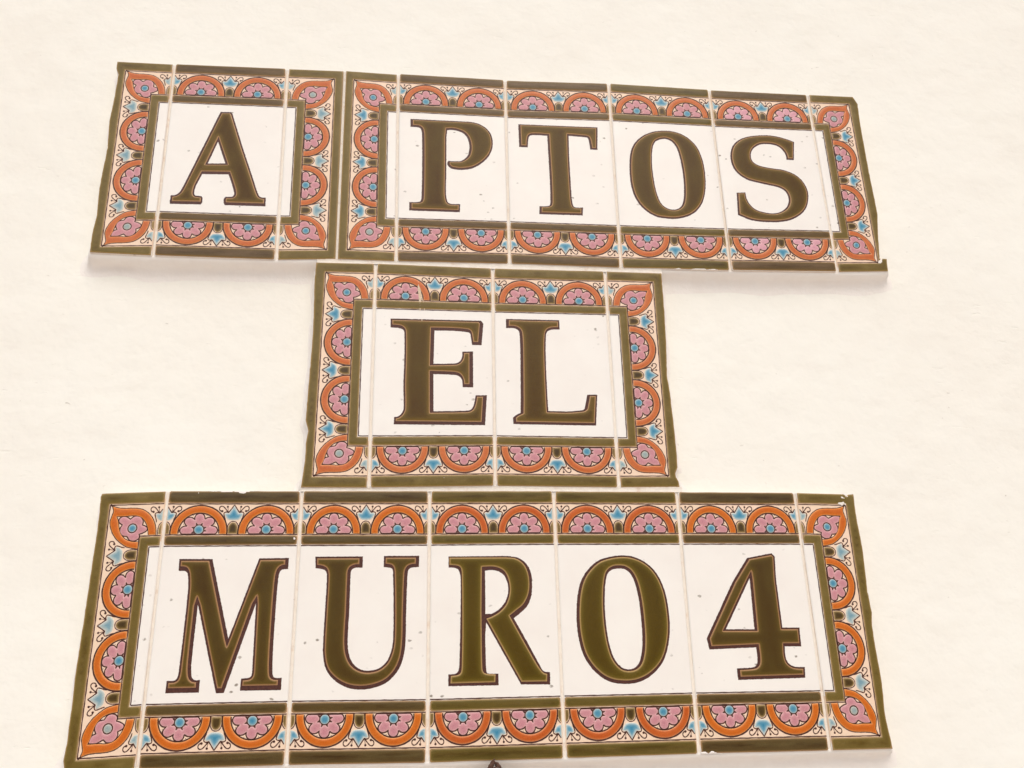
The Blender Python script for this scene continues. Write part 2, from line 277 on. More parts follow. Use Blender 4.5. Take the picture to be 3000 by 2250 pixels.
def ground_glaze(name, base, warm, specks):
    m, nt, b = new_mat(name)
    v = coords(nt)
    f = noise(nt, v, 45.0, 4.0, 0.55)
    c = ramp(nt, f, [(0.3, rgba(base)), (0.75, rgba(warm))])
    if specks:
        # knocks and hairline marks in the white glaze
        vs_ = coords(nt, (430.0, 620.0, 430.0))
        vo = N(nt, 'ShaderNodeTexVoronoi', feature='F1')
        vo.inputs['Scale'].default_value = 0.36
        vo.inputs['Randomness'].default_value = 1.0
        nz = N(nt, 'ShaderNodeTexNoise')
        nz.inputs['Scale'].default_value = 0.9
        nz.inputs['Detail'].default_value = 3.0
        nt.links.new(vs_, nz.inputs['Vector'])
        wv = mix(nt, 1.0, vs_, nz.outputs['Color'], 'ADD')
        nt.links.new(wv, vo.inputs['Vector'])
        spot = ramp(nt, vo.outputs['Distance'], [(0.0, (1, 1, 1, 1)), (0.10, (1, 1, 1, 1)), (0.2, (0, 0, 0, 1))])
        gate = ramp(nt, noise(nt, v, 62.0, 3.0, 0.6), [(0.50, (0, 0, 0, 1)), (0.62, (1, 1, 1, 1))])
        cellgate = ramp(nt, vo.outputs['Color'], [(0.46, (0, 0, 0, 1)), (0.56, (1, 1, 1, 1))])
        a = mix(nt, 1.0, spot, gate, 'MULTIPLY')
        a = mix(nt, 1.0, a, cellgate, 'MULTIPLY')
        bw = N(nt, 'ShaderNodeRGBToBW')
        nt.links.new(a, bw.inputs[0])
        c = mix(nt, bw.outputs[0], c, rgba((150, 140, 126)))
    nt.links.new(c, b.inputs['Base Color'])
    b.inputs['Roughness'].default_value = 0.2
    b.inputs['Specular IOR Level'].default_value = 0.22
    h = noise(nt, v, 160.0, 3.0, 0.5)
    bump(nt, b, h, 0.12, 0.0005)
    return m


WHITE = ground_glaze('white_glaze', (248, 243, 233), (244, 237, 227), True)
CREAM = ground_glaze('cream_border_glaze', (246, 216, 190), (240, 213, 182), False)


def matte(name, a, b_, scale, bstr, bdist, rough=0.9, stain=None):
    m, nt, b = new_mat(name)
    v = coords(nt)
    f = noise(nt, v, scale, 6.0, 0.65)
    c = ramp(nt, f, [(0.3, rgba(a)), (0.7, rgba(b_))])
    if stain:
        g = ramp(nt, noise(nt, v, scale * 0.35, 4.0, 0.6), [(0.58, (0, 0, 0, 1)), (0.72, (0.8, 0.8, 0.8, 1))])
        bw = N(nt, 'ShaderNodeRGBToBW')
        nt.links.new(g, bw.inputs[0])
        c = mix(nt, bw.outputs[0], c, rgba(stain))
    nt.links.new(c, b.inputs['Base Color'])
    b.inputs['Roughness'].default_value = rough
    b.inputs['Specular IOR Level'].default_value = 0.25
    h = noise(nt, v, scale * 2.2, 5.0, 0.65)
    bump(nt, b, h, bstr, bdist)
    return m


GROUT = matte('grout', (249, 241, 227), (240, 229, 213), 260.0, 0.5, 0.0006, stain=(228, 206, 184))
BISCUIT = matte('biscuit', (232, 214, 192), (218, 192, 168), 200.0, 0.4, 0.0006)
PAINT = matte('edge_paint', (251, 245, 236), (248, 240, 230), 90.0, 0.45, 0.0012)
SCRATCH = matte('scratched_glaze', (236, 218, 192), (206, 180, 146), 500.0, 0.4, 0.0004)
CHIP = matte('chipped_white', (250, 244, 234), (242, 232, 218), 700.0, 0.4, 0.0004)


def wall_mat():
    m, nt, b = new_mat('wall_paint')
    v = coords(nt)
    f = noise(nt, v, 7.0, 5.0, 0.6)
    c = ramp(nt, f, [(0.3, rgba((250, 247, 235))), (0.75, rgba((247, 242, 229)))])
    # faint smudges
    sm = ramp(nt, noise(nt, coords(nt, (16, 16, 42)), 1.0, 6.0, 0.7), [(0.58, (0, 0, 0, 1)), (0.82, (0.42, 0.42, 0.42, 1))])
    bw = N(nt, 'ShaderNodeRGBToBW')
    nt.links.new(sm, bw.inputs[0])
    c = mix(nt, bw.outputs[0], c, rgba((228, 220, 206)))
    # pin holes
    vo = N(nt, 'ShaderNodeTexVoronoi', feature='F1')
    vo.inputs['Scale'].default_value = 75.0
    pz = N(nt, 'ShaderNodeTexNoise')
    pz.inputs['Scale'].default_value = 130.0
    nt.links.new(v, pz.inputs['Vector'])
    nt.links.new(mix(nt, 0.012, coords(nt, (1, 1, 1.6)), pz.outputs['Color'], 'ADD'), vo.inputs['Vector'])
    spot = ramp(nt, vo.outputs['Distance'], [(0.0, (1, 1, 1, 1)), (0.03, (0.8, 0.8, 0.8, 1)), (0.085, (0, 0, 0, 1))])
    gate = ramp(nt, vo.outputs['Color'], [(0.64, (0, 0, 0, 1)), (0.78, (0.8, 0.8, 0.8, 1))])
    a = mix(nt, 1.0, spot, gate, 'MULTIPLY')
    bw2 = N(nt, 'ShaderNodeRGBToBW')
    nt.links.new(a, bw2.inputs[0])
    c = mix(nt, bw2.outputs[0], c, rgba((184, 172, 156)))
    nt.links.new(c, b.inputs['Base Color'])
    b.inputs['Roughness'].default_value = 0.75
    b.inputs['Specular IOR Level'].default_value = 0.25
    h1 = noise(nt, coords(nt, (55, 55, 62)), 1.0, 3.5, 0.5)
    h2 = noise(nt, v, 420.0, 4.0, 0.6)
    hm = N(nt, 'ShaderNodeMath', operation='MULTIPLY_ADD')
    nt.links.new(h2, hm.inputs[0])
    hm.inputs[1].default_value = 0.05
    nt.links.new(h1, hm.inputs[2])
    # short trowel drags and nicks
    tr = ramp(nt, noise(nt, coords(nt, (70, 70, 260)), 1.0, 3.0, 0.55), [(0.66, (0, 0, 0, 1)), (0.74, (1, 1, 1, 1))])
    tg = ramp(nt, noise(nt, v, 9.0, 2.0, 0.5), [(0.48, (0, 0, 0, 1)), (0.62, (1, 1, 1, 1))])
    tb = N(nt, 'ShaderNodeRGBToBW')
    nt.links.new(mix(nt, 1.0, tr, tg, 'MULTIPLY'), tb.inputs[0])
    sub = N(nt, 'ShaderNodeMath', operation='MULTIPLY_ADD')
    nt.links.new(tb.outputs[0], sub.inputs[0])
    sub.inputs[1].default_value = -0.16
    nt.links.new(hm.outputs[0], sub.inputs[2])
    bump(nt, b, sub.outputs[0], 0.45, 0.003)
    return m


WALL = wall_mat()
RUST = matte('weathered_metal', (122, 90, 74), (76, 52, 42), 700.0, 0.9, 0.001, rough=0.6, stain=(196, 190, 182))


# ------------------------------------------------------------------ 2D tools
def spline(pts, step=0.7, closed=True):
    """Polyline through pts; (x, y, 1) points are smooth, the others are corners."""
    P = [np.array(p[:2], float) for p in pts]
    sm = [len(p) > 2 for p in pts]
    n = len(P)
    out = []
    segs = n if closed else n - 1
    for i in range(segs):
        a, b = P[i], P[(i + 1) % n]
        pa, pb = P[i - 1], P[(i + 2) % n]
        sa, sb = sm[i], sm[(i + 1) % n]
        L = np.linalg.norm(b - a)
        k = max(1, int(math.ceil(L / step)))
        ta = (b - pa) if sa else (b - a)
        tb = (pb - a) if sb else (b - a)
        la, lb = np.linalg.norm(ta), np.linalg.norm(tb)
        ta = ta / max(la, 1e-9) * L
        tb = tb / max(lb, 1e-9) * L
        for j in range(k):
            t = j / k
            if not (sa or sb):
                out.append(a + (b - a) * t)
            else:
                h1 = 2 * t ** 3 - 3 * t ** 2 + 1
                h2 = t ** 3 - 2 * t ** 2 + t
                h3 = -2 * t ** 3 + 3 * t ** 2
                h4 = t ** 3 - t ** 2
                out.append(h1 * a + h2 * ta + h3 * b + h4 * tb)
    if not closed:
        out.append(P[-1])
    return np.array(out)


def S(*pts):
    return [(p[0], p[1], 1) for p in pts]


def area(p):
    x, y = p[:, 0], p[:, 1]
    return 0.5 * np.sum(x * np.roll(y, -1) - np.roll(x, -1) * y)


def inset(poly, wl, wr, wt, wb, hole=False):
    """Inset with a width that depends on which way each edge faces (v is down)."""
    p = poly if area(poly) > 0 else poly[::-1]
    e = np.roll(p, -1, 0) - p
    ln = np.linalg.norm(e, axis=1)[:, None]
    e = e / np.maximum(ln, 1e-9)
    nrm = np.stack([e[:, 1], -e[:, 0]], 1)          # outward for positive area
    if hole:
        nrm = -nrm
    wx = np.where(nrm[:, 0] < 0, wl, wr)
    wy = np.where(nrm[:, 1] < 0, wt, wb)
    d = nrm[:, 0] ** 2 * wx + nrm[:, 1] ** 2 * wy
    q = p.copy()
    m = len(p)
    for i in range(m):
        n1, n2, d1, d2 = nrm[i - 1], nrm[i], d[i - 1], d[i]
        A = np.array([n1, n2])
        det = np.linalg.det(A)
        if abs(det) > 0.12:
            s = np.linalg.solve(A, -np.array([d1, d2]))
        else:
            nn = n1 + n2
            nn = nn / max(np.linalg.norm(nn), 1e-9)
            s = -nn * (d1 + d2) / 2
        L = np.linalg.norm(s)
        if L > 4.5:
            s *= 4.5 / L
        q[i] = p[i] + s
    return q


def clip(poly, axis, val, keep):
    """Sutherland-Hodgman against one axis-aligned line; keep is +1 or -1."""
    out = []
    n = len(poly)
    for i in range(n):
        a, b = poly[i], poly[(i + 1) % n]
        da, db = (a[axis] - val) * keep, (b[axis] - val) * keep
        if da >= 0:
            out.append(a)
        if (da >= 0) != (db >= 0):
            t = da / (da - db)
            out.append(a + (b - a) * t)
    return np.array(out)


def resample(poly, step):
    out = []
    n = len(poly)
    for i in range(n):
        a, b = poly[i], poly[(i + 1) % n]
        k = max(1, int(round(np.linalg.norm(b - a) / step)))
        for j in range(k):
            out.append(a + (b - a) * j / k)
    return np.array(out)


def inside(polys, pts):
    r = np.zeros(len(pts), bool)
    for p in polys:
        a, b = p, np.roll(p, -1, 0)
        x, y = pts[:, 0][:, None], pts[:, 1][:, None]
        c = (a[:, 1] > y) != (b[:, 1] > y)
        with np.errstate(divide='ignore', invalid='ignore'):
            xx = (b[:, 0] - a[:, 0]) * (y - a[:, 1]) / (b[:, 1] - a[:, 1]) + a[:, 0]
        r ^= (np.sum(c & (x < xx), 1) % 2).astype(bool)
    return r


def dist(polys, pts):
    best = np.full(len(pts), 1e9)
    for p in polys:
        a = p
        e = np.roll(p, -1, 0) - p
        L2 = np.maximum((e ** 2).sum(1), 1e-12)
        for s in range(0, len(pts), 4000):
            q = pts[s:s + 4000]
            d = q[:, None, :] - a[None]
            t = np.clip((d * e[None]).sum(2) / L2[None], 0, 1)
            r = d - t[..., None] * e[None]
            best[s:s + 4000] = np.minimum(best[s:s + 4000], np.sqrt((r ** 2).sum(2)).min(1))
    return best


def fill(polys, step=1.0, rings=(0.25, 0.6), grid=1.6):
    """Triangulated area with inset rings of points; returns (pts, tris, distance to edge)."""
    polys = [resample(p, step) for p in polys]
    V, Ed = [], []
    for p in polys:
        o = len(V)
        V += [tuple(q) for q in p]
        Ed += [(o + i, o + (i + 1) % len(p)) for i in range(len(p))]
    extra = []
    for p in polys:
        t = np.roll(p, -1, 0) - np.roll(p, 1, 0)
        t = t / np.maximum(np.linalg.norm(t, axis=1)[:, None], 1e-9)
        nr = np.stack([-t[:, 1], t[:, 0]], 1)
        for r in rings:
            for sgn in (1, -1):
                q = p + nr * r * sgn
                extra.append(q[(dist(polys, q) > r * 0.93)])
    allp = np.concatenate(polys)
    lo, hi = allp.min(0), allp.max(0)
    gx = np.arange(lo[0] + grid * 0.5, hi[0], grid)
    gy = np.arange(lo[1] + grid * 0.45, hi[1], grid)
    if len(gx) and len(gy):
        G = np.stack(np.meshgrid(gx, gy), -1).reshape(-1, 2)
        G[:, 0] += (np.round((G[:, 1] - lo[1]) / grid) % 2) * grid * 0.5
        mr = (max(rings) if rings else 0) + 0.35 * grid
        G = G[inside(polys, G)]
        if len(G):
            G = G[dist(polys, G) > mr]
        extra.append(G)
    if extra:
        X = np.concatenate(extra)
        if len(X):
            X = X[inside(polys, X)]
        V += [tuple(q) for q in X]
    r = delaunay_2d_cdt([Vector(q) for q in V], Ed, [], 0, 1e-5)
    P = np.array([tuple(q) for q in r[0]])
    T = np.array([t for t in r[2] if len(t) == 3], int)
    c = P[T].mean(1)
    T = T[inside(polys, c)]
    ar = ((P[T[:, 1]] - P[T[:, 0]]) * np.stack([(P[T[:, 2]] - P[T[:, 0]])[:, 1], -(P[T[:, 2]] - P[T[:, 0]])[:, 0]], 1)).sum(1)
    T = T[np.abs(ar) > 2e-3]
    ar = ar[np.abs(ar) > 2e-3]
    T[ar < 0] = T[ar < 0][:, ::-1]
    return P, T, dist(polys, P)


def pillow(polys, z0, h, edge, rim, step=1.0, rings=(0.25, 0.6), grid=1.6):
    P, T, d = fill(polys, step, rings, grid)
    k = np.clip(d / edge, 0, 1)
    z = z0 + h * np.sqrt(np.maximum(0, 1 - (1 - k) ** 2))
    return dict(P=P, T=T, z=z, t=np.clip(d / rim, 0, 1))


def ribbon(line, width, z=0.06, closed=False):
    p = np.array(line, float)
    if closed:
        t = np.roll(p, -1, 0) - np.roll(p, 1, 0)
    else:
        t = np.gradient(p, axis=0)
    t = t / np.maximum(np.linalg.norm(t, axis=1)[:, None], 1e-9)
    nr = np.stack([-t[:, 1], t[:, 0]], 1) * width / 2
    n = len(p)
    wob = 1 + 0.22 * np.sin(np.arange(n) * 1.7 + p[0, 0]) * np.sin(np.arange(n) * 0.63 + p[0, 1])
    nr = nr * wob[:, None]
    V = np.concatenate([p + nr, p - nr])
    F = []
    for i in range(n if closed else n - 1):
        j = (i + 1) % n
        F += [(i, n + i, n + j), (i, n + j, j)]
    T = np.array(F, int)
    a = V[T[:, 1]] - V[T[:, 0]]
    b = V[T[:, 2]] - V[T[:, 0]]
    s = a[:, 0] * b[:, 1] - a[:, 1] * b[:, 0]
    # fill() winds faces the other way round in the (u, v-down) frame
    T[s > 0] = T[s > 0][:, ::-1]
    return dict(P=V, T=T, z=np.full(2 * n, z), t=np.ones(2 * n))


def disc(c, r, z=0.06, n=10):
    a = np.linspace(0, 2 * math.pi, n, endpoint=False)
    V = np.concatenate([[c], np.array(c) + r * np.stack([np.cos(a), np.sin(a)], 1)])
    T = np.array([(0, 1 + (i + 1) % n, 1 + i) for i in range(n)], int)
    return dict(P=V, T=T, z=np.full(n + 1, z), t=np.ones(n + 1))


def join(parts):
    P, T, Z, Tt, M = [], [], [], [], []
    o = 0
    for g in parts:
        P.append(g['P'])
        T.append(g['T'] + o)
        Z.append(g['z'])
        Tt.append(g['t'])
        M.append(np.full(len(g['T']), g.get('m', 0)))
        o += len(g['P'])
    return dict(P=np.concatenate(P), T=np.concatenate(T), z=np.concatenate(Z), t=np.concatenate(Tt), mi=np.concatenate(M))


# ------------------------------------------------------------------ motifs in (x along border, y outward from the inner frame)
def arc(cx, cy, r, a0, a1, n):
    a = np.radians(np.linspace(a0, a1, n))
    return np.stack([cx + r * np.cos(a), cy + r * np.sin(a)], 1)


ARCH_C, ARCH_RO, ARCH_RI = 1.05, 15.2, 11.4
YB = 0.12


def m_arch():
    a0 = math.degrees(math.asin((YB - ARCH_C) / ARCH_RO))
    a1 = math.degrees(math.asin((YB - ARCH_C) / ARCH_RI))
    return [np.concatenate([arc(0, ARCH_C, ARCH_RO, a0, 180 - a0, 44), arc(0, ARCH_C, ARCH_RI, 180 - a1, a1, 34)])]


def m_arch_lines():
    a0 = math.degrees(math.asin((YB - ARCH_C) / ARCH_RO))
    o = [ribbon(arc(0, ARCH_C, ARCH_RO + 0.35, a0, 180 - a0, 44), 0.85), ribbon(arc(0, ARCH_C, ARCH_RI - 0.33, a0, 180 - a0, 34), 0.72)]
    # dots between the petals
    for th in (66, 114, 21, 159):
        o.append(disc((10.0 * 0.92 * math.cos(math.radians(th)), 2.6 + 9.3 * 0.95 * math.sin(math.radians(th))), 0.22, n=6))
    return o


FLW_C = 2.65


def m_flower_curve(seed=0):
    th = np.radians(np.arange(-130, 311, 3.0))[:-1]
    ph = (np.degrees(th) - 90) / 47.0 * math.pi
    lobes = np.abs(np.cos(ph)) ** 0.55
    r = 5.75 + 3.55 * lobes
    p = np.stack([1.1 * r * np.cos(th), FLW_C + r * np.sin(th)], 1)
    th2 = np.degrees(th)
    keep = (th2 > -62) & (th2 < 242)
    return clip(p[keep], 1, YB + 0.05, 1)


def m_calyx():
    th = np.radians(np.arange(0, 360, 4.0))
    ph = (np.degrees(th) - 90 - 23.5) / 47.0 * math.pi
    r = 2.95 + 1.35 * np.abs(np.cos(ph)) ** 9
    p = np.stack([1.02 * r * np.cos(th), FLW_C + r * np.sin(th)], 1)
    return clip(p, 1, YB + 0.1, 1)


PALM = S((0, 16.5), (1.05, 14.9), (2.2, 13.2)) + [(2.75, 12.2)] + S((3.8, 12.3), (5.0, 11.8), (4.75, 10.5), (3.9, 9.1), (2.7, 8.2), (1.3, 7.9), (0, 7.85))


def m_palm():
    r = PALM
    l = [(-p[0],) + tuple(p[1:]) for p in r[1:-1]][::-1]
    pts = [(r[0][0], r[0][1])] + r[1:] + l
    return spline(pts, 0.5)


def m_seed():
    return spline([(2.55, YB + .1)] + S((2.65, 2.6), (2.35, 4.9), (1.3, 6.4), (0, 6.85), (-1.3, 6.4), (-2.35, 4.9), (-2.65, 2.6)) + [(-2.55, YB + .1)], 0.5)


def m_palm_lines():
    o = []
    for s in (1, -1):
        o.append(ribbon(spline([(0, 16.9), (1.4 * s, 14.75, 1), (2.8 * s, 12.75, 1), (3.0 * s, 12.3)], 0.5, False), 0.62))
        o.append(ribbon(spline([(3.0 * s, 12.4), (4.3 * s, 12.8, 1), (5.5 * s, 12.1, 1), (5.2 * s, 10.4, 1), (4.65 * s, 8.8, 1), (4.3 * s, 7.2)], 0.5, False), 0.6))
        o.append(ribbon(spline([(3.2 * s, 12.6), (4.7 * s, 14.5, 1), (6.1 * s, 15.9, 1), (7.4 * s, 16.1, 1), (8.2 * s, 15.1, 1), (7.9 * s, 13.8, 1), (6.9 * s, 13.2)], 0.45, False), 0.6))
        o.append(disc((6.6 * s, 13.3), 0.68))
        o.append(ribbon(np.array([(3.15 * s, 12.6), (3.4 * s, 14.2), (3.65 * s, 15.6)]), 0.3))
        o.append(disc((3.7 * s, 15.85), 0.62))
    o.append(ribbon(spline([(3.0, YB)] + S((3.05, 2.6), (2.75, 5.1), (1.6, 6.85), (0, 7.35), (-1.6, 6.85), (-2.75, 5.1), (-3.05, 2.6)) + [(-3.0, YB)], 0.5, False), 0.5))
    return o


M_ARCH = pillow(m_arch(), 0.0, 0.44, 1.5, 2.0, 0.9, (0.22, 0.6, 1.2), 1.5)
M_ARCH_L = join(m_arch_lines())
_fc, _cx = m_flower_curve(), m_calyx()
M_FLOWER = pillow([inset(_fc, .2, .2, .2, .2), _cx], 0.0, 0.28, 1.2, 2.4, 0.6, (0.25, 0.7), 1.1)
_P, _T, _d = fill([_cx], 0.5, (), 1.2)
M_FLOWER_L = join([ribbon(_fc, 0.8, closed=True), dict(P=_P, T=_T, z=np.full(len(_P), 0.05), t=np.ones(len(_P)))])
_eye = clip(arc(0, FLW_C, 2.5, 0, 356, 30), 1, YB + 0.12, 1)
M_EYE = pillow([_eye], 0.0, 0.3, 1.6, 1.6, 0.5, (0.3, 0.8), 0.8)
PALM_POLY, SEED_POLY = m_palm(), m_seed()
M_PALM = pillow([PALM_POLY], 0.0, 0.22, 1.2, 3.0, 0.55, (0.3, 0.8), 0.9)
M_SEED = pillow([SEED_POLY], 0.0, 0.25, 1.2, 2.0, 0.5, (0.25, 0.7), 0.8)
M_PALM_L = join(m_palm_lines())

# corner motif, in the (u, v) of a left end tile, top corner
C_OUT = [(34.1, 25.15)] + S((33.4, 20.6), (31.4, 15.9), (28.2, 12.3), (24.6, 10.3), (20.2, 9.6), (15.0, 9.5), (11.4, 9.1)) + [(8.0, 8.0)] + \
    S((8.8, 11.0), (8.0, 14.4), (7.6, 17.4), (9.0, 21.8), (11.5, 25.8), (14.8, 28.9), (18.8, 31.4)) + [(24.75, 32.7)]
C_IN = [(24.75, 28.9)] + S((20.9, 28.5), (17.2, 27.0), (14.4, 24.0), (12.9, 20.4), (12.0, 16.6)) + [(10.8, 13.9)] + S((16.2, 13.9), (21.0, 13.7), (24.8, 14.9), (27.3, 17.4), (29.2, 21.2)) + [(30.0, 25.15)]
_co, _ci = spline(C_OUT, 0.7, False), spline(C_IN, 0.7, False)
M_CARCH = pillow([np.concatenate([_co, _ci])], 0.0, 0.44, 1.5, 2.0, 0.9, (0.22, 0.6, 1.2), 1.5)


def c_flower(pointed):
    tip = S((12.9, 17.0), (13.9, 14.9), (16.4, 14.6)) if not pointed else S((12.9, 18.0)) + [(11.7, 14.7)] + S((15.6, 14.6))
    return spline(tip + [(18.9, 16.1)] + S((21.0, 14.6), (24.0, 15.0), (25.7, 17.2)) + [(25.6, 19.4)] + S((28.2, 20.8), (28.2, 22.4), (26.4, 23.6)) + [(24.4, 24.3)] +
                  S((24.6, 26.2), (22.7, 27.6), (20.0, 27.4)) + [(18.2, 25.2)] + S((15.5, 24.6), (14.1, 22.6), (14.2, 20.6)) + [(15.0, 19.0)], 0.5)


M_CFLOWER, M_CFLOWER_L = {}, {}
for _k in (0, 1):
    _f = c_flower(_k)
    _f = np.array([20.5, 21.0]) + (_f - [20.5, 21.0]) * 1.07
    _h = arc(20.5, 21.0, 2.75, 0, 354, 34)
    M_CFLOWER[_k] = pillow([inset(_f, .2, .2, .2, .2), _h], 0.0, 0.28, 1.2, 2.4, 0.6, (0.25, 0.7), 1.1)
    M_CFLOWER_L[_k] = join([ribbon(_f, 0.8, closed=True), ribbon(arc(20.5, 21.0, 2.5, 0, 354, 34), 0.7, closed=True)])
M_CEYE = pillow([arc(20.5, 21.0, 2.2, 0, 354, 26)], 0.0, 0.28, 1.4, 1.4, 0.5, (0.3, 0.8), 0.8)
M_CARCH_L = join([ribbon(_co, 0.85), ribbon(_ci, 0.75), ribbon(np.array([(6.6, 6.9), (7.2, 7.4), (8.2, 8.1)]), 0.9)])


# ------------------------------------------------------------------ tiles
class Tile:
    def __init__(s, panel, row, i, tone, orange, pink, blue):
        n = len(CORNERS[row][0]) - 3
        s.row, s.i, s.n = row, i, n
        s.kind = 'left' if i == 0 else ('right' if i == n + 1 else 'letter')
        s.w = LET_W if s.kind == 'letter' else END_W
        top, bot = CORNERS[row]
        s.a, s.b = np.array(top[i]), np.array(top[i + 1])
        s.d, s.c = np.array(bot[i]), np.array(bot[i + 1])
        s.centre = (s.a + s.b + s.c + s.d) / 4
        e = (s.b + s.c) - (s.a + s.d)
        s.ang = math.atan2(e[1], e[0])
        s.tone, s.orange, s.pink, s.blue = tone, orange, pink, blue
        s.panel = panel
        s.gl = 0.62 if (row, i) == ('P', 0) else (0.0 if s.kind == 'left' else 0.82)
        s.gr = 0.62 if (row, i) == ('A', n + 1) else (0.0 if s.kind == 'right' else 0.82)
        s.obj = None

    def warp(s, P):
        u, v = P[:, 0] / s.w, P[:, 1] / TILE_H
        u, v = u[:, None], v[:, None]
        X = (1 - u) * (1 - v) * s.a + u * (1 - v) * s.b + u * v * s.c + (1 - u) * v * s.d
        X = X - s.centre
        c, q = math.cos(-s.ang), math.sin(-s.ang)
        return np.stack([X[:, 0] * c - X[:, 1] * q, X[:, 0] * q + X[:, 1] * c], 1)

    def build(s, name, g, mats, tf=None, dz=0.0, parent=True):
        """g is in motif coordinates, tf = (function to (u, v), flips orientation)."""
        P, T = g['P'], g['T']
        flip = False
        if tf:
            P, flip = tf(P)
        if s.kind == 'right' and not g.get('abs'):
            P = np.stack([s.w - P[:, 0], P[:, 1]], 1)
            flip = not flip
        X = s.warp(P)
        if flip:
            T = T[:, ::-1]
        V = np.column_stack([X, g['z'] + dz]) / 1000.0
        me = bpy.data.meshes.new(name)
        me.from_pydata(V.tolist(), [], T.tolist())
        if not isinstance(mats, (list, tuple)):
            mats = [mats]
        for m in mats:
            me.materials.append(m)
        if 'mi' in g:
            me.polygons.foreach_set('material_index', g['mi'].astype(np.int32))
        at = me.attributes.new('rim', 'FLOAT', 'POINT')
        at.data.foreach_set('value', g['t'].astype(np.float32))
        me.polygons.foreach_set('use_smooth', np.ones(len(me.polygons), bool))
        me.update()
        o = bpy.data.objects.new(name, me)
        COL.objects.link(o)
        if parent:
            o.parent = s.obj
        return o


def top_tf(cx):
    return lambda P: (np.stack([cx + P[:, 0], 25.25 - P[:, 1]], 1), True)


def bot_tf(cx):
    return lambda P: (np.stack([cx + P[:, 0], TILE_H - 25.25 + P[:, 1]], 1), False)


def side_tf(cy):
    return lambda P: (np.stack([24.75 - P[:, 1], cy + P[:, 0]], 1), False)


def corner_tf(bottom):
    if not bottom:
        return lambda P: (P, False)
    return lambda P: (np.stack([P[:, 0], TILE_H - P[:, 1]], 1), True)


# orientation: fill() gives triangles that are clockwise in (u right, v down) drawn on paper;
# check once which way a plain (u, v) triangle faces after warping and fix at source
def orient(g):
    return g


def edge_wobble(n, amp, seed):
    r = np.random.RandomState(seed)
    x = np.linspace(0, 1, n)
    y = np.zeros(n)
    for k in range(1, 9):
        y += r.randn() * np.sin(2 * math.pi * (x * k * 1.7 + r.rand())) / k ** 0.6
    return amp * y / 2.0


def end_outline(t):
    """Outline of an end tile in the frame of a LEFT end tile (right tiles are mirrored)."""
    key = t.row + str(t.i)
    if key in CUT_EDGES:
        p = np.array(CUT_EDGES[key], float)
        if t.kind == 'right':
            p[:, 0] = t.w - p[:, 0]
    else:
        p = np.array([(max(t.gl, t.gr) if False else 0.62, 0.15), (0.62, TILE_H - 0.15)])
    p = p.copy()
    p[0, 1] = max(p[0, 1], 0.1)
    p[-1, 1] = min(p[-1, 1], TILE_H - 0.1)
    q = [p[0]]
    for a, b in zip(p[:-1], p[1:]):
        k = max(1, int(np.linalg.norm(b - a) / 2.0))
        for j in range(1, k + 1):
            q.append(a + (b - a) * j / k)
    q = np.array(q)
    if key in CUT_EDGES:
        q[1:-1, 0] += edge_wobble(len(q), 0.09, sum(map(ord, key)))[1:-1]
        q[1:-1, 0] += np.random.RandomState(len(key)).randn(len(q) - 2) * 0.05
    g = t.gr if t.kind == 'left' else t.gl
    W_ = t.w - g
    bot = [(x, q[-1, 1] + (TILE_H - 0.1 - q[-1, 1]) * (x - q[-1, 0]) / (W_ - q[-1, 0])) for x in np.linspace(q[-1, 0], W_, 12)[1:]]
    top = [(x, q[0, 1] + (0.1 - q[0, 1]) * (x - q[0, 0]) / (W_ - q[0, 0])) for x in np.linspace(W_, q[0, 0], 12)[:-1]]
    return np.concatenate([q, np.array(bot), np.array(top)]), q


def tile_body(t, outline, cream):
    P, T, d = fill([outline], 1.6, (0.35, 0.9), 4.0)
    k = np.clip(d / 0.9, 0, 1)
    z = -0.7 * (1 - np.sqrt(np.maximum(0, 1 - (1 - k) ** 2)))
    c = P[T].mean(1)
    mi = np.where(cream(c), 1, 0)
    # side walls
    B = resample(outline, 1.6)
    n = len(B)
    o = len(P)
    Pall = np.concatenate([P, B, B])
    zall = np.concatenate([z, np.full(n, -0.7), np.full(n, -7.0)])
    F = []
    for i in range(n):
        j = (i + 1) % n
        F += [(o + i, o + j, o + n + j), (o + i, o + n + j, o + n + i)]
    F = np.array(F, int)
    if area(B) < 0:
        F = F[:, ::-1]
    return dict(P=Pall, T=np.concatenate([T, F]), z=zall, t=np.ones(len(Pall)), mi=np.concatenate([mi, np.full(len(F), 2)]))


def place_tile(t, name, g):
    o = t.build(name, g, [WHITE, CREAM, BISCUIT], parent=False)
    t.obj = o
    r = np.random.RandomState(ord(t.row) * 31 + t.i)
    loc = world((t.centre[0], t.centre[1], r.uniform(-0.25, 0.25)))
    # tile frame: x along the row, y up the wall, z out of the wall
    m = (W2B @ Matrix.Rotation(t.ang, 3, 'Z') @ Matrix.Rotation(math.radians(r.uniform(-0.25, 0.25)), 3, 'X') @ Matrix.Rotation(math.radians(r.uniform(-0.3, 0.3)), 3, 'Y')).to_4x4()
    m.translation = loc
    pw = Matrix.Translation(t.panel.location)
    o.parent = t.panel
    o.matrix_parent_inverse = Matrix.Identity(4)
    o.matrix_basis = pw.inverted() @ m
    return o


def lines_h(v, u0, u1, width=0.62):
    n = max(3, int((u1 - u0) / 2.0))
    u = np.linspace(u0, u1, n)
    return ribbon(np.stack([u, v + 0.05 * np.sin(u * 0.9 + v)], 1), width)


def lines_v(u, v0, v1, width=0.62):
    n = max(3, int((v1 - v0) / 2.0))
    v = np.linspace(v0, v1, n)
    return ribbon(np.stack([u + 0.05 * np.sin(v * 0.9 + u), v], 1), width)


